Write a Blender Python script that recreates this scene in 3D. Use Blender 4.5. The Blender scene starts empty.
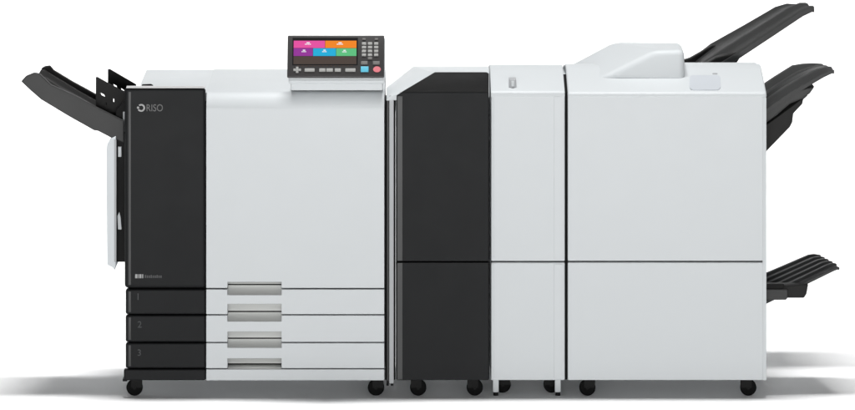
import bpy, bmesh, math, random
from mathutils import Vector, Matrix
random.seed(4)
SC = bpy.context.scene
COL = SC.collection

# ------------------------------------------------------------------ camera
D, H, S = 18.0, 3.01, 280.0            # distance to the machines' front plane, lens height, photo pixels per metre there
CX, FLOOR = 427.5, 398.0
cam = bpy.data.cameras.new("camera")
cam.sensor_width = 36.0
PW = 855.0 / S
cam.lens = 36.0 * D / PW
cam.shift_y = ((FLOOR - 205.0) / S - H) / PW
cam.clip_start, cam.clip_end = 0.1, 200.0
co = bpy.data.objects.new("camera", cam)
co.location = (0, -D, H)
co.rotation_euler = (math.radians(90), 0, 0)
COL.objects.link(co)
SC.camera = co

# ------------------------------------------------------------------ world, studio lamps, added front fill, exposure
w = bpy.data.worlds.new("World")
SC.world = w
w.use_nodes = True
bg = w.node_tree.nodes["Background"]
bg.inputs[0].default_value = (0.97, 0.985, 1.0, 1)
bg.inputs[1].default_value = 0.09

def area(name, loc, target, sx, sy, power, spread=180, col=(1, 1, 1)):
    l = bpy.data.lights.new(name, 'AREA')
    l.shape = 'RECTANGLE'; l.size = sx; l.size_y = sy; l.energy = power
    l.color = col; l.spread = math.radians(spread)
    o = bpy.data.objects.new(name, l)
    o.location = loc
    d = Vector(target) - Vector(loc)
    o.rotation_euler = d.to_track_quat('-Z', 'Y').to_euler()
    COL.objects.link(o)
    return o
area("overhead_softbox", (0.05, 0.6, 14.0), (0.05, 0.6, 0), 4.4, 1.2, 2220)
area("front_fill_light", (0.0, -9.0, 1.15), (0, 0, 1.6), 9.0, 0.5, 73, 45)  # added unseen fill, kept low to light the fronts but hardly the floor
area("backdrop_light", (0, 1.8, 2.7), (0, 3.4, 0.8), 9.0, 0.5, 36, 75)

SC.view_settings.view_transform = 'Standard'
SC.view_settings.look = 'None'
SC.view_settings.exposure = 0.0
SC.view_settings.gamma = 1.0

# ------------------------------------------------------------------ helpers
def lin(r, g, b):
    f = lambda c: (c / 255 / 12.92) if c / 255 <= .04045 else ((c / 255 + .055) / 1.055) ** 2.4
    return (f(r), f(g), f(b), 1)

def W(px, py, y=0.0):
    k = (D + y) / D
    return Vector(((px - CX) / S * k, y, H + ((FLOOR - py) / S - H) * k))

MATS = {}
def mat(name, col, rough=.45, spec=.4, grain=0.0, bump=0.0, scale=900, metal=0.0, coat=0.0, mottle=0.03):
    m = bpy.data.materials.new(name); m.use_nodes = True
    nt = m.node_tree; b = nt.nodes["Principled BSDF"]
    b.inputs["Roughness"].default_value = rough
    b.inputs["Specular IOR Level"].default_value = spec
    b.inputs["Metallic"].default_value = metal
    b.inputs["Coat Weight"].default_value = coat
    tc = nt.nodes.new("ShaderNodeTexCoord")
    n1 = nt.nodes.new("ShaderNodeTexNoise"); n1.inputs["Scale"].default_value = 2.3; n1.inputs["Detail"].default_value = 4
    nt.links.new(tc.outputs["Object"], n1.inputs["Vector"])
    mr = nt.nodes.new("ShaderNodeMapRange")
    mr.inputs[1].default_value = .3; mr.inputs[2].default_value = .7
    mr.inputs[3].default_value = 1 - mottle; mr.inputs[4].default_value = 1 + mottle
    nt.links.new(n1.outputs["Fac"], mr.inputs[0])
    mx = nt.nodes.new("ShaderNodeMix"); mx.data_type = 'RGBA'; mx.blend_type = 'MULTIPLY'
    mx.inputs["Factor"].default_value = 1.0
    mx.inputs["A"].default_value = (*col[:3], 1)
    cb = nt.nodes.new("ShaderNodeCombineColor")
    for i in range(3): nt.links.new(mr.outputs[0], cb.inputs[i])
    nt.links.new(cb.outputs[0], mx.inputs["B"])
    nt.links.new(mx.outputs["Result"], b.inputs["Base Color"])
    n3 = nt.nodes.new("ShaderNodeTexNoise"); n3.inputs["Scale"].default_value = 9; n3.inputs["Detail"].default_value = 5
    nt.links.new(tc.outputs["Object"], n3.inputs["Vector"])
    r2 = nt.nodes.new("ShaderNodeMapRange")
    r2.inputs[3].default_value = rough - .06; r2.inputs[4].default_value = rough + .06
    nt.links.new(n3.outputs["Fac"], r2.inputs[0]); nt.links.new(r2.outputs[0], b.inputs["Roughness"])
    if bump:
        n2 = nt.nodes.new("ShaderNodeTexNoise"); n2.inputs["Scale"].default_value = scale; n2.inputs["Detail"].default_value = 2
        nt.links.new(tc.outputs["Object"], n2.inputs["Vector"])
        bp = nt.nodes.new("ShaderNodeBump"); bp.inputs["Strength"].default_value = bump; bp.inputs["Distance"].default_value = .0006
        nt.links.new(n2.outputs["Fac"], bp.inputs["Height"]); nt.links.new(bp.outputs["Normal"], b.inputs["Normal"])
    MATS[name] = m
    return m

def glow(name, col, strength=1.0):
    m = bpy.data.materials.new(name); m.use_nodes = True
    b = m.node_tree.nodes["Principled BSDF"]
    b.inputs["Base Color"].default_value = (.01, .01, .01, 1)
    b.inputs["Roughness"].default_value = .25
    b.inputs["Specular IOR Level"].default_value = .2
    b.inputs["Emission Color"].default_value = col
    b.inputs["Emission Strength"].default_value = strength
    MATS[name] = m
    return m

PANEL = mat("panel_off_white", (.533, .556, .567), .42, .3, bump=.25, mottle=.004)
TOPW = mat("cover_off_white", (.533, .556, .567), .5, .25, bump=.25, mottle=.004)
PANEL2 = mat("side_plate_grey", (.60, .63, .65), .5, .3, bump=.25)
STRIP = mat("strip_grey", (.34, .35, .36), .45, .4)
DARK = mat("panel_charcoal", (.0105, .0111, .0118), .5, .11, bump=.3, mottle=.06)
DARKTOP = mat("cover_charcoal", (.0135, .0135, .0135), .7, .06, bump=.3, mottle=.06)
TRAY = mat("tray_black_plastic", (.016, .0157, .0153), .6, .15, bump=.5, mottle=.10)
TRAYL = mat("tray_dark_grey_plastic", (.027, .0272, .027), .5, .28, bump=.4, mottle=.08)
BLACK = mat("black_plastic", (.007, .007, .007), .6, .12)
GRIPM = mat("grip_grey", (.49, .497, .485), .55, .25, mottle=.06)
EDGE = mat("highlight_and_strip_grey", (.040, .041, .041), .45, .3, mottle=.05)  # highlight of rounded charcoal edges put into the colour; also one plain strip
PLATE = mat("grip_plate_grey", (.475, .50, .53), .5, .25)
GAP = mat("gap_shade_black", (.006, .006, .006), .8, .1)  # black that puts shade into the gaps between panels and units
RUBBER = mat("caster_rubber", (.004, .004, .004), .7, .08)
SILVER = mat("silver_trim", (.45, .45, .45), .4, .4)
LOGO = mat("logo_print_grey", (.115, .115, .115), .5, .3)
LOGOW = mat("logo_print_white", (.32, .32, .32), .5, .3)
LOGOD = mat("logo_print_dim", (.062, .062, .064), .5, .3)
MARK = mat("tray_number_print", (.042, .044, .046), .5, .3)
BEZEL = mat("bezel_graphite", (.035, .033, .033), .4, .35)
KEY = mat("key_grey", (.30, .30, .29), .45, .4)
KEYD = mat("key_dark_grey", (.14, .135, .13), .45, .4)
KEYC = mat("key_cyan", lin(88, 172, 196), .4, .4)
KEYR = mat("key_red", lin(200, 112, 120), .4, .4)
SCR = {k: glow("screen_" + k, lin(*c)) for k, c in dict(black=(12, 10, 12), pink=(228, 78, 160), orange=(240, 132, 26),
       purple=(146, 48, 150), cyan=(24, 172, 216), green=(92, 190, 126), brown=(74, 62, 56), white=(235, 235, 240)).items()}

def setmats(me, mats):
    for m in (mats if isinstance(mats, (list, tuple)) else [mats]): me.materials.append(m)

def link(name, me, parent=None, loc=(0, 0, 0)):
    o = bpy.data.objects.new(name, me)
    COL.objects.link(o)
    if parent is not None:
        o.parent = parent
    o.location = loc
    return o

def world_of(o):
    v = Vector((0, 0, 0))
    while o is not None:
        v += o.location; o = o.parent
    return v

def finish(name, bm, mats, parent=None, bevel=0.0, seg=3, ang=25):
    """bm is in world coordinates; moved into the frame of its parent."""
    bmesh.ops.recalc_face_normals(bm, faces=bm.faces[:])
    if bevel > 0:
        es = [e for e in bm.edges if len(e.link_faces) == 2 and e.calc_face_angle(0) > math.radians(ang)]
        bmesh.ops.bevel(bm, geom=es, offset=bevel, segments=seg, profile=.5, affect='EDGES', clamp_overlap=True)
    off = world_of(parent) if parent is not None else Vector((0, 0, 0))
    if parent is not None:
        bmesh.ops.translate(bm, verts=bm.verts[:], vec=-off)
    me = bpy.data.meshes.new(name)
    bm.to_mesh(me); bm.free()
    me.set_sharp_from_angle(angle=math.radians(32))
    for p in me.polygons:
        p.use_smooth = not (p.area > .0008 and max(abs(c) for c in p.normal) > .9999)     # flat panels stay flat
    setmats(me, mats)
    return link(name, me, parent)

def add_box(bm, a, b, M=None, mi=0):
    vs = []
    for x in (a[0], b[0]):
        for y in (a[1], b[1]):
            for z in (a[2], b[2]):
                v = Vector((x, y, z))
                vs.append(bm.verts.new(M @ v if M else v))
    for f in ((0, 1, 3, 2), (4, 6, 7, 5), (0, 4, 5, 1), (2, 3, 7, 6), (0, 2, 6, 4), (1, 5, 7, 3)):
        bm.faces.new([vs[i] for i in f]).material_index = mi

def add_pbox(bm, px0, px1, py0, py1, y0, y1, mi=0):
    """a box whose front face (at depth y0) measures px0..px1, py0..py1 in photo pixels"""
    a = W(px0, py1, y0); b = W(px1, py0, y0)
    add_box(bm, (a.x, y0, a.z), (b.x, y1, b.z), None, mi)

def pbox(name, px0, px1, py0, py1, y0, y1, m, parent, bevel=.003, seg=3):
    bm = bmesh.new(); add_pbox(bm, px0, px1, py0, py1, y0, y1)
    return finish(name, bm, m, parent, bevel, seg)

def add_prism(bm, pts, y0, y1, mi=0):
    """extrude an outline given in photo pixels (measured at depth y0) from y0 to y1"""
    P = [W(x, y, y0) for x, y in pts]
    f = [bm.verts.new(p) for p in P]
    r = [bm.verts.new((p.x, y1, p.z)) for p in P]
    bm.faces.new(f).material_index = mi; bm.faces.new(r[::-1]).material_index = mi
    n = len(P)
    for i in range(n):
        bm.faces.new((f[i], r[i], r[(i + 1) % n], f[(i + 1) % n])).material_index = mi

def prism(name, pts, y0, y1, m, parent, bevel=.003, seg=2):
    bm = bmesh.new(); add_prism(bm, pts, y0, y1)
    return finish(name, bm, m, parent, bevel, seg)

def cyl(bm, c, r, h, axis='y', n=28, mi=0):
    M = Matrix.Translation(c)
    if axis == 'y': M = M @ Matrix.Rotation(math.radians(90), 4, 'X')
    if axis == 'x': M = M @ Matrix.Rotation(math.radians(90), 4, 'Y')
    res = bmesh.ops.create_cone(bm, cap_ends=True, segments=n, radius1=r, radius2=r, depth=h, matrix=M)
    for v in res['verts']:
        for f in v.link_faces: f.material_index = mi

def plate_with_holes(name, outer, holes, y0, thick, m, parent):
    """flat plate with real holes: filled 2-D curve turned into a mesh"""
    cu = bpy.data.curves.new(name, 'CURVE'); cu.dimensions = '2D'; cu.fill_mode = 'BOTH'
    cu.extrude = thick / 2; cu.bevel_depth = .0008
    for pts in [outer] + holes:
        sp = cu.splines.new('POLY'); sp.points.add(len(pts) - 1); sp.use_cyclic_u = True
        for q, (x, y) in zip(sp.points, pts):
            p = W(x, y, y0); q.co = (p.x, p.z, 0, 1)
    tmp = bpy.data.objects.new("tmp", cu); COL.objects.link(tmp)
    bpy.context.view_layer.update()
    me = bpy.data.meshes.new_from_object(tmp.evaluated_get(bpy.context.evaluated_depsgraph_get()))
    bpy.data.objects.remove(tmp); bpy.data.curves.remove(cu)
    off = world_of(parent)
    for v in me.vertices:
        v.co = Vector((v.co.x, y0 + thick / 2 - v.co.z, v.co.y)) - off
    me.name = name; me.materials.clear(); setmats(me, m)
    return link(name, me, parent)

def text(name, body, px, py, y, hpx, m, parent, width=None, M=None):
    cu = bpy.data.curves.new(name, 'FONT'); cu.body = body; cu.size = 1; cu.extrude = .02
    tmp = bpy.data.objects.new("tmp", cu); COL.objects.link(tmp)
    bpy.context.view_layer.update()
    me = bpy.data.meshes.new_from_object(tmp.evaluated_get(bpy.context.evaluated_depsgraph_get()))
    bpy.data.objects.remove(tmp); bpy.data.curves.remove(cu)
    xs = [v.co.x for v in me.vertices]; ys = [v.co.y for v in me.vertices]
    sy = hpx / S / (max(ys) - min(ys))
    sx = (width / S / (max(xs) - min(xs))) if width else sy
    p = W(px, py, y); off = world_of(parent)
    for v in me.vertices:
        v.co = Vector((p.x + (v.co.x - min(xs)) * sx, y - .0006 + v.co.z * -.03, p.z + (v.co.y - min(ys)) * sy)) - off
    me.name = name; me.materials.clear(); setmats(me, m)
    return link(name, me, parent)

def thing(name, label, cat, px, group=None):
    o = bpy.data.objects.new(name, None); COL.objects.link(o)
    o.location = (W(px, 398, 0).x, .33, 0)
    o.empty_display_size = .1
    o['label'] = label; o['category'] = cat
    if group: o['group'] = group
    return o

# ------------------------------------------------------------------ setting: white studio floor curving up behind
FLOORM = mat("studio_white_paper", (.93, .93, .93), .75, .1, mottle=.004)
bm = bmesh.new()
prof = [(-22, 0), (-6, 0), (-2, 0), (0, 0), (1.6, 0)]
for i in range(1, 17):
    a = math.radians(90 * i / 16)
    prof.append((1.6 + 1.8 * math.sin(a), 1.8 - 1.8 * math.cos(a)))
prof.append((3.4, 2.0))
rows = [[bm.verts.new((x, y, z)) for x in (-14, -5, 0, 5, 14)] for y, z in prof]
for a, b in zip(rows, rows[1:]):
    for i in range(4): bm.faces.new((a[i], a[i + 1], b[i + 1], b[i]))
fl = finish("floor", bm, FLOORM)
fl['kind'] = 'structure'

# ------------------------------------------------------------------ casters (one mesh set, copied)
def caster_meshes():
    bm = bmesh.new()
    cyl(bm, (0, 0, .0295), .0293, .022, 'y', 36)
    es = [e for e in bm.edges if e.calc_face_angle(0) > 1]
    bmesh.ops.bevel(bm, geom=es, offset=.005, segments=3, profile=.5, affect='EDGES')
    wm = bpy.data.meshes.new("wheel"); bm.to_mesh(wm); bm.free()
    bm = bmesh.new()
    for s in (-1, 1):
        add_box(bm, (-.012, s * .0145 - .002, .030), (.027, s * .0145 + .002, .058))
    add_box(bm, (-.018, -.0168, .0585), (.028, .0168, .0645))
    cyl(bm, (0, 0, .0295), .006, .036, 'y', 16)
    bmesh.ops.recalc_face_normals(bm, faces=bm.faces[:])
    fm = bpy.data.meshes.new("fork"); bm.to_mesh(fm); bm.free()
    for me, m in ((wm, RUBBER), (fm, BLACK)):
        for p in me.polygons: p.use_smooth = True
        me.set_sharp_from_angle(angle=math.radians(32)); setmats(me, m)
    return wm, fm
WHEEL, FORK = caster_meshes()
def caster(root, px, y, turn=0.0):
    p = W(px, 398, y); off = world_of(root)
    c = link("caster", FORK, root, (p.x - off.x, y - off.y, 0 - off.z))
    c.rotation_euler = (0, 0, math.radians(turn))
    link("wheel", WHEEL, c)

# drawer fronts with scooped grips -------------------------------------------------
NX0, NX1 = 227.5, 281.5
TH = .034
def front_slab(name, px0, px1, py0, py1, m, parent, top=None, bot=None, bevel=.0018):
    """slab px0..px1 x py0..py1; top=(edge_py, back_py): grip scooped out of the top edge; bot likewise"""
    pts = [(px0, py0)]
    if top: pts += [(NX0, py0), (NX0, top[0]), (NX1, top[0]), (NX1, py0)]
    pts += [(px1, py0), (px1, py1)]
    if bot: pts += [(NX1, py1), (NX1, bot[0]), (NX0, bot[0]), (NX0, py1)]
    pts += [(px0, py1)]
    bm = bmesh.new(); add_prism(bm, pts, 0, TH)
    bmesh.ops.recalc_face_normals(bm, faces=bm.faces[:])
    es = [e for e in bm.edges if e.calc_face_angle(0) > .4]
    bmesh.ops.bevel(bm, geom=es, offset=bevel, segments=2, profile=.5, affect='EDGES')
    for s in (top, bot):
        if not s: continue
        xa, xb = W(NX0, 0).x + .0004, W(NX1, 0).x - .0004
        ze, zb = W(0, s[0]).z, W(0, s[1]).z
        n = 8; prev = None
        for i in range(n + 1):                      # curved scoop surface running in and towards the gap
            t = i / n
            y = .0006 + (TH - .001) * math.sin(t * math.pi / 2) ** .9
            z = ze + (zb - ze) * (1 - math.cos(t * math.pi / 2)) if False else ze + (zb - ze) * t
            cur = (bm.verts.new((xa, y, z)), bm.verts.new((xb, y, z)))
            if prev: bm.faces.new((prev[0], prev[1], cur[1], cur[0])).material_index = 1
            prev = cur
        # back lip of the scoop
        l = (bm.verts.new((xa, TH + .004, zb)), bm.verts.new((xb, TH + .004, zb)))
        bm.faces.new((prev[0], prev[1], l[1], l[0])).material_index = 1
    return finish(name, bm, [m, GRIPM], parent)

# ================================================================== 1. the printer
P = thing("digital_printer", "large white printer with charcoal left front, colour touch panel on top and three paper drawers", "printer", 255)
pbox("body", 127, 384.3, 104, 379.6, .045, .66, PANEL2, P, .006)
bm = bmesh.new(); add_pbox(bm, 128, 383.6, 101, 379, .0385, .0445)  # dark slab added behind the fronts so their gaps read as shade
finish("gap_shade_slab", bm, GAP, P)
# white top cover: deck that rolls over at the front
bm = bmesh.new()
def lid_profile(px0, px1, inset0, inset1):
    zf = W(0, 92.5, 0).z
    pr = [(-.0006, W(0, 110.0, 0).z)]
    for i in range(0, 13):
        a = math.radians(90 * i / 12)
        pr.append((-.0006 + .056 * (1 - math.cos(a)), zf - .055 + .055 * math.sin(a)))
    pr += [(.30, zf + .010), (.62, W(0, 69.2, .62).z)]
    for i in range(1, 6):
        a = math.radians(90 * i / 5)
        pr.append((.62 + .02 * math.sin(a), W(0, 69.2, .62).z - .02 + .02 * math.cos(a)))
    pr += [(.64, W(0, 104, 0).z + .0), (.05, W(0, 104, 0).z)]
    return pr
pr = lid_profile(0, 0, 0, 0)
xr = W(384.4, 0).x
xm = W(206.2, 0).x
xl = W(136.5, 0).x
# full-depth part right of the charcoal panel
n = len(pr)
A = [bm.verts.new((xm, y, z)) for y, z in pr]; B = [bm.verts.new((xr, y, z)) for y, z in pr]
bm.faces.new(A); bm.faces.new(B[::-1])
for i in range(n): bm.faces.new((A[i], B[i], B[(i + 1) % n], A[(i + 1) % n]))
# the part behind the charcoal panel starts further back
pr2 = [(.052, pr[-1][1] + .001)] + [(max(y, .052) + (0 if y > .052 else .0), z - .0012) for y, z in pr[1:-1]]
pr2 = [(.052, pr[-1][1] + .001), (.052, W(0, 94, 0).z)] + [(y, z - .0012) for y, z in pr if y > .062]
C2 = [bm.verts.new((xl, y, z)) for y, z in pr2]; D2 = [bm.verts.new((xm + .01, y, z)) for y, z in pr2]
bm.faces.new(C2); bm.faces.new(D2[::-1])
n = len(pr2)
for i in range(n): bm.faces.new((C2[i], D2[i], D2[(i + 1) % n], C2[(i + 1) % n]))
finish("top_cover", bm, TOPW, P, .003, 2, 50)
prism("lid_corner_piece", [(141, 87), (142, 84.6), (151, 84.2), (153, 85.4), (153, 87)], .085, .10, BLACK, P, .002)  # small black piece at the cover's left corner

# charcoal front cover, its trim and print
fc = pbox("front_cover", 124.6, 205.4, 88.4, 287.9, -.001, TH, DARK, P, .011, 5)
pbox("trim_strip", 126.3, 205.0, 86.6, 88.3, .001, .03, SILVER, fc, .0012)
pbox("edge_strip", 128.4, 131.0, 92, 285, -.0022, .001, EDGE, fc, .0010)  # highlight of the rounded left edge, painted as a lighter strip
# emblem: broken ring with a dot
bm = bmesh.new()
c = W(141.2, 107.8, 0); R1, R0 = 3.9 / S, 2.3 / S
def ring_arc(a0, a1, n=20):
    prev = None
    for i in range(n + 1):
        a = math.radians(a0 + (a1 - a0) * i / n)
        cur = [bm.verts.new((c.x + r * math.cos(a), -.0022, c.z + r * math.sin(a))) for r in (R0, R1)]
        if prev: bm.faces.new((prev[0], prev[1], cur[1], cur[0]))
        prev = cur
ring_arc(-150, 130)
cyl(bm, (W(138.1, 0).x, -.0017, W(0, 107.6).z), 1.2 / S, .001, 'y', 16)
finish("emblem", bm, LOGOW, fc)
text("logo", "RISO", 146.6, 111.3, -.001, 7.0, LOGO, fc, 16.2)
bm = bmesh.new()
for x0, x1 in ((135.2, 137.4), (138.2, 139.0), (139.6, 141.4), (142.2, 143.2)):
    add_pbox(bm, x0, x1, 274.2, 278.2, -.0018, .001)
finish("model_badge", bm, LOGOW, fc)
bm = bmesh.new()
for i in range(9):
    x = 144.8 + i * 1.95
    add_pbox(bm, x, x + 1.2, 275.0 + (.5 if i % 3 else 0), 278, -.0018, .001)
finish("model_lettering", bm, LOGOD, fc)

# white front door with the upper half of the first grip
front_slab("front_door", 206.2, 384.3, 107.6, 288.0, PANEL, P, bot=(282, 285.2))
# drawers
for k, (y0, y1, g0, l0, g1, l1) in enumerate(((289.4, 314.2, 295, 286.6, 304, 312.2), (315.4, 341.9, 321.4, 313.6, 331.6, 339.0),
                                              (343.1, 368.2, 347.7, 340.4, 358.4, 364.8))):
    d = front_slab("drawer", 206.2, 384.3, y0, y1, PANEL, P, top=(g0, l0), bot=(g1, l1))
    dp = pbox("drawer_panel", 125.6, 205.4, y0, y1, -.0006, TH, DARK, d, .0065, 4)
    text("tray_number", str(k + 1), 137.6, (299.8, 327.6, 355.8)[k], -.0006, 6.4, MARK, d)
    pbox('edge_strip', 128.4, 131.0, y0 + 2, y1 - 2, -.0018, .001, EDGE, d, .001)  # same painted edge highlight on the drawer's charcoal part
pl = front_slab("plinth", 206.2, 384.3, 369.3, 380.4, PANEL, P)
bm = bmesh.new()
xa, xb = W(NX0 + .3, 0).x, W(NX1 - .3, 0).x
a, b = W(0, 369.0).z, W(0, 366.0).z
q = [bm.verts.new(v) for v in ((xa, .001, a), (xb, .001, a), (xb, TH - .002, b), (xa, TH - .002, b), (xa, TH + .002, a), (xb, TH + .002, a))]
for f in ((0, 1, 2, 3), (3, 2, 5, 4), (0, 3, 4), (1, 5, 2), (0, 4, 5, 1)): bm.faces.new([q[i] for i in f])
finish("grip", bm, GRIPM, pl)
pbox("plinth_panel", 123.8, 205.4, 369.4, 380.4, -.003, TH, DARK, pl, .005, 4)
pbox("corner_foot", 122.6, 127.0, 379.0, 381.4, .0, .05, BLACK, P, .001)
for px in (134.6, 376.0):
    caster(P, px, .055, 0); caster(P, px, .58, 160)

# ---- control panel (tilted)
TL = math.radians(28)
k = math.cos(TL) + math.sin(TL) * .115
O = W(335.6, 77.3, -.055)
Mp = Matrix.Translation(O) @ Matrix.Rotation(-TL, 4, 'X')
def U(px): return (px - 335.6) / S
def V(py): return (77.3 - py) / S / k
def pl_box(bm, px0, px1, py0, py1, n0, n1, mi=0):      # n = distance towards the viewer from the face
    add_box(bm, (U(px0), -n1, V(py1)), (U(px1), -n0, V(py0)), Mp, mi)
bm = bmesh.new(); pl_box(bm, 287.2, 384.0, 34.8, 77.0, -.012, 0)
cp = finish("control_panel", bm, BEZEL, P, .004, 3)
bm = bmesh.new(); pl_box(bm, 288.6, 384.8, 35.6, 80.6, -.036, -.0125)
finish("panel_housing", bm, TOPW, cp, .006, 3)
bm = bmesh.new(); pl_box(bm, 292.2, 357.6, 37.6, 65.2, -.001, .0008, 0)
for c_, (x0, x1, y0, y1) in dict(pink=(293.4, 324.6, 40.6, 47.9), orange=(324.9, 356.2, 40.6, 47.9), purple=(293.4, 312.6, 48.2, 56),
                                 cyan=(312.9, 335.6, 48.2, 56), green=(335.9, 356.2, 48.2, 56), brown=(293.4, 356.2, 56.3, 64.2)).items():
    pl_box(bm, x0, x1, y0, y1, .0009, .0013, list(SCR).index(c_))
wi = list(SCR).index('white')
for x, y, wd in ((304.6, 43.2, 6.4), (336.6, 43.2, 6.4), (301.4, 50.7, 4.8), (322.0, 50.7, 4.6), (342.0, 50.9, 4.6)):
    pl_box(bm, x + wd * .25, x + wd * .75, y - 1.0, y + .1, .0014, .0017, wi)
    for j in range(4):
        pl_box(bm, x + j * wd / 4, x + j * wd / 4 + wd / 4 * .72, y + .5, y + 1.5, .0014, .0017, wi)
for j in range(14):
    pl_box(bm, 297 + j * 4.1, 297 + j * 4.1 + 2.6, 65.4, 66.2, .0, .0009, 6)
finish("display", bm, list(SCR.values()), cp)
def key(px0, px1, py0, py1, m, name="button", h=.0035, bev=.001):
    bm = bmesh.new(); pl_box(bm, px0, px1, py0, py1, -.001, h)
    finish(name, bm, m, cp, bev, 2)
for x0, x1 in ((304.6, 314.6), (319.2, 325.4), (326.2, 332.8), (334.6, 340.8), (345.2, 355.4)):
    key(x0, x1, 68.6, 71.8, KEY)
bm = bmesh.new()
for a in range(0, 360, 90):
    x, y = 297.2 + 2.5 * math.cos(math.radians(a)), 70.0 + 1.9 * math.sin(math.radians(a))
    pl_box(bm, x - 1.25, x + 1.25, y - 1.1, y + 1.1, -.001, .0035)
pl_box(bm, 296.0, 298.4, 68.9, 71.1, -.001, .0042)
finish("cursor_keys", bm, KEY, cp, .0006, 1)
for x in (361.6, 367.6, 373.8):
    for i, y in enumerate((42.2, 46.0, 49.8, 53.6)):
        key(x, x + 4.3, y, y + 2.5, KEY, "number_key")
key(367.6, 371.9, 57.2, 59.4, KEYD, "number_key")
for x in (362.0, 374.4):
    key(x, x + 3.4, 38.2, 39.8, KEYD)
key(360.8, 367.4, 61.4, 64.6, KEYD); key(372.6, 379.4, 61.4, 64.6, KEYD)
key(360.6, 368.4, 66.6, 72.2, KEYC, "start_button"); 
bm = bmesh.new()
c = Vector((U(376.8), 0, V(69.4)))
bmesh.ops.create_cone(bm, cap_ends=True, segments=28, radius1=4.1 / S, radius2=3.7 / S, depth=.005,
                      matrix=Mp @ Matrix.Translation(c) @ Matrix.Diagonal((1, 1, .82, 1)) @ Matrix.Rotation(math.radians(90), 4, 'X'))
finish("stop_button", bm, KEYR, cp)
# foot of the control panel
prism("panel_foot", [(290.5, 83), (292, 79), (381, 79), (383, 83), (383, 90.5), (290.5, 90.5)], -.018, .12, TOPW, cp, .006, 3)

# ---- left output tray, its guides and side plate
tr = prism("output_tray", [(21, 81.5), (25.6, 76.2), (34, 72.8), (39.5, 73.8), (51, 85), (75, 95.5), (96, 107), (124, 121),
                           (124, 143), (113, 138.8), (98, 131), (94, 130.4), (70, 117), (41, 99.6), (30, 90)], .09, .115, TRAYL, P, .004, 3)
def loft(name, front, back, y0, y1, sect, thick, m, parent, bevel=.0025):
    """tray floor: front and back edge paths in photo pixels at depths y0, y1; sect = [(t, height)] ribs across"""
    bm = bmesh.new(); top = []; bot = []
    F = [W(x, y, y0) for x, y in front]; B = [W(x, y, y1) for x, y in back]
    for i in range(len(F)):
        j0, j1 = max(i - 1, 0), min(i + 1, len(F) - 1)
        d = (F[j1] - F[j0]); d.y = 0; d.normalize()
        nn = Vector((-d.z, 0, d.x)); nn = nn if nn.z > 0 else -nn
        top.append([bm.verts.new(F[i].lerp(B[i], t) + nn * h) for t, h in sect])
        bot.append([bm.verts.new(F[i].lerp(B[i], t) - nn * thick) for t, h in sect])
    m_, n_ = len(F), len(sect)
    for i in range(m_ - 1):
        for j in range(n_ - 1):
            bm.faces.new((top[i][j], top[i][j + 1], top[i + 1][j + 1], top[i + 1][j]))
            bm.faces.new((bot[i][j], bot[i + 1][j], bot[i + 1][j + 1], bot[i][j + 1]))
        for j in (0, n_ - 1):
            bm.faces.new((top[i][j], top[i + 1][j], bot[i + 1][j], bot[i][j]))
    for i in (0, m_ - 1):
        for j in range(n_ - 1):
            bm.faces.new((top[i][j], top[i][j + 1], bot[i][j + 1], bot[i][j]))
    return finish(name, bm, m, parent, bevel, 2, 30)
loft("tray_floor", [(27, 80), (41, 84), (56, 94), (76, 105), (97, 117), (126, 133)], [(44.5, 69), (52, 74), (64, 81), (80, 91), (98, 101), (126, 117)],
     .116, .46, [(0, 0), (.28, 0), (.33, .008), (.4, .008), (.45, 0), (.7, 0), (.74, .008), (.8, .008), (.84, 0), (1, 0)], .008, TRAY, tr)
prism("tray_rim", [(42, 72), (41, 68.6), (45, 66.3), (50, 65.8), (53.4, 70.2), (73, 82), (96, 94.5), (126, 111.5), (126, 121), (96, 105), (73, 93), (54, 81)],
      .46, .485, TRAY, tr, .004, 3)
plate_with_holes("paper_guide", [(96, 77.4), (97.4, 77.2), (126, 93.6), (126, 124), (96, 116)],
                 [[(100, 92.2), (104.4, 94.4), (105.6, 97.4), (101.4, 95.6)], [(113, 98.2), (114.4, 98.8), (114.4, 102.6), (113, 102)],
                  [(120.8, 103.6), (123, 104.2), (122.6, 107), (120.8, 106.6)], [(105.5, 102), (106.7, 102.6), (106.7, 106), (105.5, 105.4)]], .20, .008, TRAY, P)
plate_with_holes("paper_guide", [(108, 69.6), (109.6, 69.2), (136, 84.6), (136, 103), (126, 99.6), (108, 95)],
                 [[(112.6, 83.4), (116.6, 85.6), (117.4, 88.0), (114, 86.4)], [(120.6, 87.8), (124, 89.6), (124.6, 91.6), (121.2, 90)]], .46, .008, BLACK, P)
prism("tray_mount", [(115.5, 110), (127.5, 98), (127.5, 150), (116.5, 143), (115.5, 138)], .135, .19, BLACK, P, .003)
prism("tray_mount", [(117, 112), (128, 104), (128, 150), (117, 140)], .47, .60, BLACK, P, .003)
pbox("mount_highlight", 122.9, 124.7, 112, 138, .126, .134, STRIP, P, .001)  # lighter strip added as the highlight on the black tray mount
sp = prism("side_plate", [(106.2, 152), (107.2, 144), (110.5, 139), (115.8, 136.5), (115.8, 266), (114.6, 270.5), (112.6, 267.4), (107.2, 265)], .07, .5, PANEL2, P, .003, 3)
pbox("plate_edge", 114.2, 116.4, 140, 262, .064, .0695, STRIP, sp, .001)
pbox("side_bracket", 116.4, 127.4, 136, 262, .10, .45, BLACK, P, .003)
pbox("latch_hook", 118.0, 121.4, 146.8, 157.0, .088, .0995, PANEL, P, .002)
prism("latch_hook", [(117.4, 216), (119.2, 212), (120.6, 218), (121.6, 229.5), (118, 229.5)], .088, .0995, PANEL, P, .001)

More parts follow.
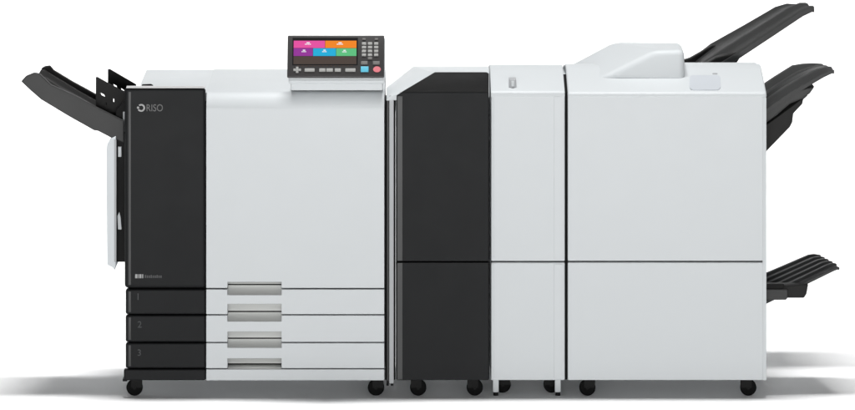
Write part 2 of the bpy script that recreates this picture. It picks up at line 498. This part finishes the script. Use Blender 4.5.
# ================================================================== 2. charcoal-fronted module
C = thing("relay_module", "tall module with charcoal front doors and white sloped left shoulder, directly right of the printer", "printer module", 440)
prism("body", [(395.6, 96.6), (489.6, 94.2), (489.6, 380), (395.6, 380)], .045, .66, PANEL2, C, .003)
bm = bmesh.new(); add_pbox(bm, 396.2, 489.3, 97.2, 379.4, .0365, .0445); finish("gap_shade_slab", bm, GAP, C)  # dark slab painting the shade in the door gaps
# white shoulder cover: flat top, sloping away on the left
bm = bmesh.new()
v = {kk: bm.verts.new(W(*p)) for kk, p in dict(F0=(386.4, 98, .002), F1=(401, 92.6, .002), FR=(489.5, 92.6, .002), D=(433.5, 73, .30), DR=(489.5, 73, .30),
     T=(413, 66.4, .65), BR=(489.5, 66.4, .65), L=(386.6, 87, .65), f0=(386.4, 100.4, .002), f1=(489.5, 97.4, .002), b0=(386.6, 112, .65), b1=(489.5, 100, .65)).items()}
for f in ('F0 F1 L', 'F1 D T L', 'D DR BR T', 'F1 FR DR D', 'F0 f0 f1 FR F1', 'L T BR b1 b0', 'F0 L b0 f0', 'FR f1 b1 BR DR', 'f0 b0 b1 f1'):
    bm.faces.new([v[q] for q in f.split()])
finish("shoulder_cover", bm, TOPW, C, .003, 2, 20)
bm = bmesh.new()     # charcoal inlay of the top
def lift(p, dz): q = W(*p); q.z += dz; return q
tp = [lift((401.6, 92.6, -.001), .003), lift((488.8, 92.6, -.001), .003), lift((488.8, 74.2, .285), .003), lift((486.5, 72.9, .298), .003), lift((434.8, 72.9, .298), .003)]
a = [bm.verts.new(p) for p in tp]; b = [bm.verts.new(p - Vector((0, 0, .006))) for p in tp]
bm.faces.new(a); bm.faces.new(b[::-1])
for i in range(5): bm.faces.new((a[i], a[(i + 1) % 5], b[(i + 1) % 5], b[i]))
finish("top_inlay", bm, DARKTOP, C, .001, 2)
ud = prism("upper_door", [(396.6, 95.4), (401.2, 92.6), (488.8, 92.6), (488.8, 261.2), (396.6, 261.2)], -.004, .034, DARK, C, .0025, 2)
ld = pbox("lower_door", 396.6, 488.8, 262.4, 380.2, -.004, .034, DARK, C, .0025)
for d_, y0, y1 in ((ud, 96.4, 260.8), (ld, 262.8, 379.6)):
    pbox("edge_strip", 397.2, 402.6, y0, y1, -.0065, -.0035, EDGE, d_, .0012)  # painted highlight along the left edge of the charcoal doors
pbox("side_strip", 389.2, 393.8, 96.5, 383.6, .006, .05, STRIP, C, .002)
pbox("side_channel", 384.9, 395.2, 99.6, 380, .052, .20, BLACK, C, .002)  # black, widened to put shade into the open gap beside the printer
pbox("edge_strip", 386.9, 388.9, 99.8, 381, .030, .0515, EDGE, C, .001)
for px in (387.6, 392.0):
    pbox("foot", px - 1.3, px + 1.3, 380.6, 396.6 if False else 385.8, .03, .06, BLACK, C, .001)
for px in (418.2, 474.8):
    caster(C, px, .055, 180); caster(C, px, .58, 20)

# ================================================================== 3. slim white module
N = thing("relay_module", "slim white module with a small grey latch on top, standing on two white legs", "printer module", 527)
prism("body", [(490.6, 95), (564.9, 95), (564.9, 380), (490.6, 380)], .045, .66, PANEL2, N, .003)
bm = bmesh.new(); add_pbox(bm, 491.2, 564.2, 96, 379.4, .0365, .0445); finish("gap_shade_slab", bm, GAP, N)  # black slab standing in for shade behind the door seams
YK = .30                                     # the top slants up from the front edge to a crest at this depth, then falls gently to the rear
def crest_z(pyb): return W(0, pyb, YK).z
def deck(name, px0, px1, pyf, pyb, parent, rb=.010, yb=.65, low=99.5, side=0.0):
    z0, zk = W(0, pyf, 0).z, crest_z(pyb)
    sl = math.atan2(zk - z0, YK)
    pr = [(-.0008, W(0, low, 0).z), (-.0008, z0 - rb * .6), (rb * .25, z0 - rb * .12), (rb, z0 + rb * math.tan(sl) * .9)]
    for i in range(9):                       # rounded crest
        t = i / 8
        y = YK - .05 + .10 * t
        a_ = (YK - .05, zk - .05 * math.tan(sl)); b_ = (YK, zk); c_ = (YK + .05, zk - .0055)
        pr.append(tuple((1 - t) ** 2 * a_[q] + 2 * t * (1 - t) * b_[q] + t * t * c_[q] for q in (0, 1)))
    pr += [(yb - .02, zk - .0055 - .11 * (yb - .02 - YK - .05)), (yb, zk - .02 - .11 * (yb - YK - .05)), (yb, W(0, low, 0).z)]
    bm = bmesh.new()
    A = [bm.verts.new((W(px0, 0).x, y, z)) for y, z in pr]; B = [bm.verts.new((W(px1, 0).x, y, z)) for y, z in pr]
    bm.faces.new(A); bm.faces.new(B[::-1])
    for i in range(len(pr)): bm.faces.new((A[i], B[i], B[(i + 1) % len(pr)], A[(i + 1) % len(pr)]))
    return finish(name, bm, TOPW, parent, side or .0035, 4, 50)
deck("top_cover", 490.8, 564.9, 91.4, 64.4, N, low=97.4)
lt = pbox("latch", 509.2, 516.2, 79.4, 87.8, .040, .11, STRIP, N, .002)
pbox("latch_button", 511.2, 514.2, 80.9, 86.2, .034, .0395, TOPW, lt, .002)
for nm, y0, y1 in (("upper_door", 95.0, 261.0), ("lower_door", 262.4, 380.2)):
    d_ = pbox(nm, 491.2, 564.8, y0, y1, .0, .034, PANEL, N, .004, 4)
    pbox("door_stile", 554.0, 563.0, y0 + 1.5, y1 - 1, -.0014, .001, PANEL, d_, .0012, 2)
    pbox("edge_strip", 491.6, 493.6, y0 + 1.5, y1 - 1, -.0025, -.0003, TOPW, d_, .001)
for px in (495.8, 557.8):
    l_ = pbox("leg", px - 2.9, px + 2.9, 378.0, 392.4, .036, .075, TOPW, N, .002)
    bm = bmesh.new(); cyl(bm, (W(px, 0, .055).x, .056, .0065), .009, .013, 'z', 20); cyl(bm, (W(px, 0, .055).x, .056, .016), .004, .012, 'z', 12)
    finish("foot", bm, BLACK, l_)
for px, t in ((502.6, 0), (551.6, 180)):
    caster(N, px, .12, t); caster(N, px, .58, t)

# ================================================================== 4. finisher
F = thing("paper_finisher", "wide white finisher with wedge-shaped top and three black output trays on its right", "printer module", 667)
prism("body", [(567.6, 95), (766.2, 95), (766.2, 380.2), (567.6, 380.2)], .045, .66, PANEL2, F, .004)
bm = bmesh.new(); add_pbox(bm, 568.0, 765.4, 96, 379.4, .0365, .0445); finish("gap_shade_slab", bm, GAP, F)  # black slab that deepens the shade between the doors
deck("top_cover", 567.6, 766.6, 92.4, 63.6, F, low=98.4, side=.008)
pbox("upper_door", 567.7, 765.6, 95.4, 260.9, .0, .034, PANEL, F, .004, 4)
pbox("lower_door", 567.7, 765.6, 262.3, 380.2, .0, .034, PANEL, F, .004, 4)
pbox("corner_post", 762.6, 766.4, 97.6, 380.3, -.0016, .06, TOPW, F, .0016, 3)
xa, xb = W(564.95, 0).x, W(567.55, 0).x
def deck_z(y):
    z0, zk = W(0, 92.4).z, crest_z(63.6)
    return z0 + (zk - z0) * y / YK if y < YK - .03 else zk - .006 - .11 * max(0, y - YK)
for nm, ya, yb, dz, m_ in (("unit_gap_shade", .010, .20, .004, GAP), ("rear_gap_cover", .2005, .60, .010, TOPW)):  # the first is a black filler standing in for shade between units
    bm = bmesh.new()
    q = [[bm.verts.new((x, y, z)) for y, z in ((ya, W(0, 380).z), (ya, deck_z(ya) - dz), (yb, deck_z(yb) - dz), (yb, W(0, 380).z))] for x in (xa, xb)]
    bm.faces.new(q[0]); bm.faces.new(q[1][::-1])
    for i in range(4): bm.faces.new((q[0][i], q[1][i], q[1][(i + 1) % 4], q[0][(i + 1) % 4]))
    finish(nm, bm, m_, F)
bm = bmesh.new()
v = {kk: bm.verts.new(W(*p)) for kk, p in dict(F1=(597, 80, .14), F2=(655, 50.5, .16), F3=(684.5, 49.5, .16), F4=(684.5, 82, .14),
     B1=(563.5, 67.5, .44), B2=(612, 41.8, .48), B3=(682.0, 42.6, .48), B4=(682.0, 69, .44)).items()}
for f in ('F1 F2 F3 F4', 'F1 F2 B2 B1', 'F2 F3 B3 B2', 'F3 F4 B4 B3', 'B1 B2 B3 B4', 'F1 F4 B4 B1'):
    bm.faces.new([v[q] for q in f.split()])
finish("wedge_cover", bm, TOPW, F, .022, 6)
def deckpt(px, py, dz):
    """a point on the finisher's deck"""
    z0, z1 = W(0, 92.4, 0).z, crest_z(63.6)
    lo, hi = 0.0, YK
    for _ in range(40):
        mid = (lo + hi) / 2
        zz = z0 + (z1 - z0) * mid / YK
        s = (H + (zz - H) * D / (D + mid))
        if FLOOR - s * S > py: lo = mid
        else: hi = mid
    q = W(px, py, lo); q.z += dz
    return q
def pad(name, px0, px1, py0, py1, h, m, parent, bev):
    bm = bmesh.new()
    t = []
    rx, ry = min(4.0, (px1 - px0) / 3), min(3.0, (py1 - py0) / 3)
    for cx_, cy_, a0 in ((px1 - rx, py1 - ry, 0), (px0 + rx, py1 - ry, 90), (px0 + rx, py0 + ry, 180), (px1 - rx, py0 + ry, 270)):
        for i in range(5):
            an = math.radians(a0 + 90 * i / 4)
            t.append(deckpt(cx_ + rx * math.cos(an), cy_ + ry * math.sin(an), h))
    a = [bm.verts.new(p) for p in t]; b = [bm.verts.new(p - Vector((0, 0, h + .004))) for p in t]
    bm.faces.new(a); bm.faces.new(b[::-1])
    for i in range(len(t)): bm.faces.new((a[i], a[(i + 1) % len(t)], b[(i + 1) % len(t)], b[i]))
    return finish(name, bm, m, parent, 0)
hp = pad("grip_plate", 689.5, 720.5, 76.0, 90.5, .003, PLATE, F, .003)
pad("grip_slot", 712.5, 717.5, 73.4, 74.4, .0016, STRIP, F, .001)
pbox("rear_platform", 683.0, 757.0, 63.2, 72, .38, .41, TOPW, F, .005, 4)
pbox("tray_mount", 690, 740, 80, 130, .655, 1.02, PANEL2, F, .004)
# top tray
sect = [(0, 0), (.05, .003), (.26, .002), (.34, .011), (.42, .013), (.47, .004), (.55, .001), (.90, .0), (.95, .006), (1, .006)]
tt = loft("upper_tray", [(712, 68), (737, 53.2), (770, 31.4), (800, 11.4), (810, 6.6), (814.4, 6.4)], [(692, 60), (711, 45), (745, 26), (776, 8), (787, 5), (796, 5.6)],
          .66, 1.02, sect, .022, TRAYL, F, .003)
prism("tray_foot", [(681.4, 66), (681.6, 61.2), (690, 58.6), (700, 53), (707, 48.6), (712, 45.4), (740, 47), (736, 60), (731, 67)], .96, 1.01, TRAY, tt, .004)
prism("tray_foot", [(700, 68), (716, 58), (738, 52), (742, 55), (737, 62.5), (728, 72)], .665, .74, TRAY, tt, .004)
# middle tray
mt = loft("middle_tray", [(762, 112), (790, 92.4), (806, 83.4), (822, 74.0), (830.6, 70.0), (834.2, 69.8)], [(762, 87), (776, 77.6), (793, 67), (803, 65.4), (813, 65), (822, 65.8)],
          .10, .46, [(0, 0), (.1, .0), (.2, .008), (.32, .008), (.36, -.012), (.46, -.012), (.5, .006), (.62, .008), (.68, -.004), (.8, -.004), (.9, .008), (1, .008)], .014, TRAYL, F, .002)
prism("tray_support", [(762, 128), (776, 118), (795, 104), (803, 98), (808, 95.6), (803.4, 99.4), (802.4, 104), (793.4, 113.6), (792.4, 122), (790, 127), (762, 156)],
      .13, .42, TRAY, mt, .004)
prism("tray_support", [(762, 111), (786, 95), (800, 89), (815, 86.4), (810, 93.6), (803, 98.4), (790, 104), (776, 116), (762, 126)], .115, .40, TRAYL, mt, .006, 3)
# lower tray
sect3 = [(0, 0)]
for t in (.12, .3, .48, .66, .84):
    sect3 += [(t, 0), (t + .03, .007), (t + .08, .007), (t + .11, 0)]
sect3 += [(1, 0)]
lt_ = loft("lower_tray", [(764, 302), (790, 289.6), (815, 277.4), (832, 269), (837, 267), (839.8, 267.4)], [(762, 274), (780, 266.4), (795, 260), (807, 255), (812, 254.6), (818, 255.6)],
           .10, .46, sect3, .010, TRAYL, F, .002)
prism("tray_support", [(764, 287), (790, 285.6), (808.4, 284), (806.6, 294), (804, 298), (788, 298), (764, 298)], .085, .17, TRAY, lt_, .004)
prism("tray_support", [(764, 289.4), (787.6, 289.4), (787.6, 298), (786, 300), (764, 300)], .07, .084, TRAYL, lt_, .003)
pbox("tray_slot", 764, 784, 284, 289, .076, .12, BLACK, lt_, .002)
for px in (587.4, 748.2):
    caster(F, px, .055, 0 if px < 600 else 180); caster(F, px, .58, 0)
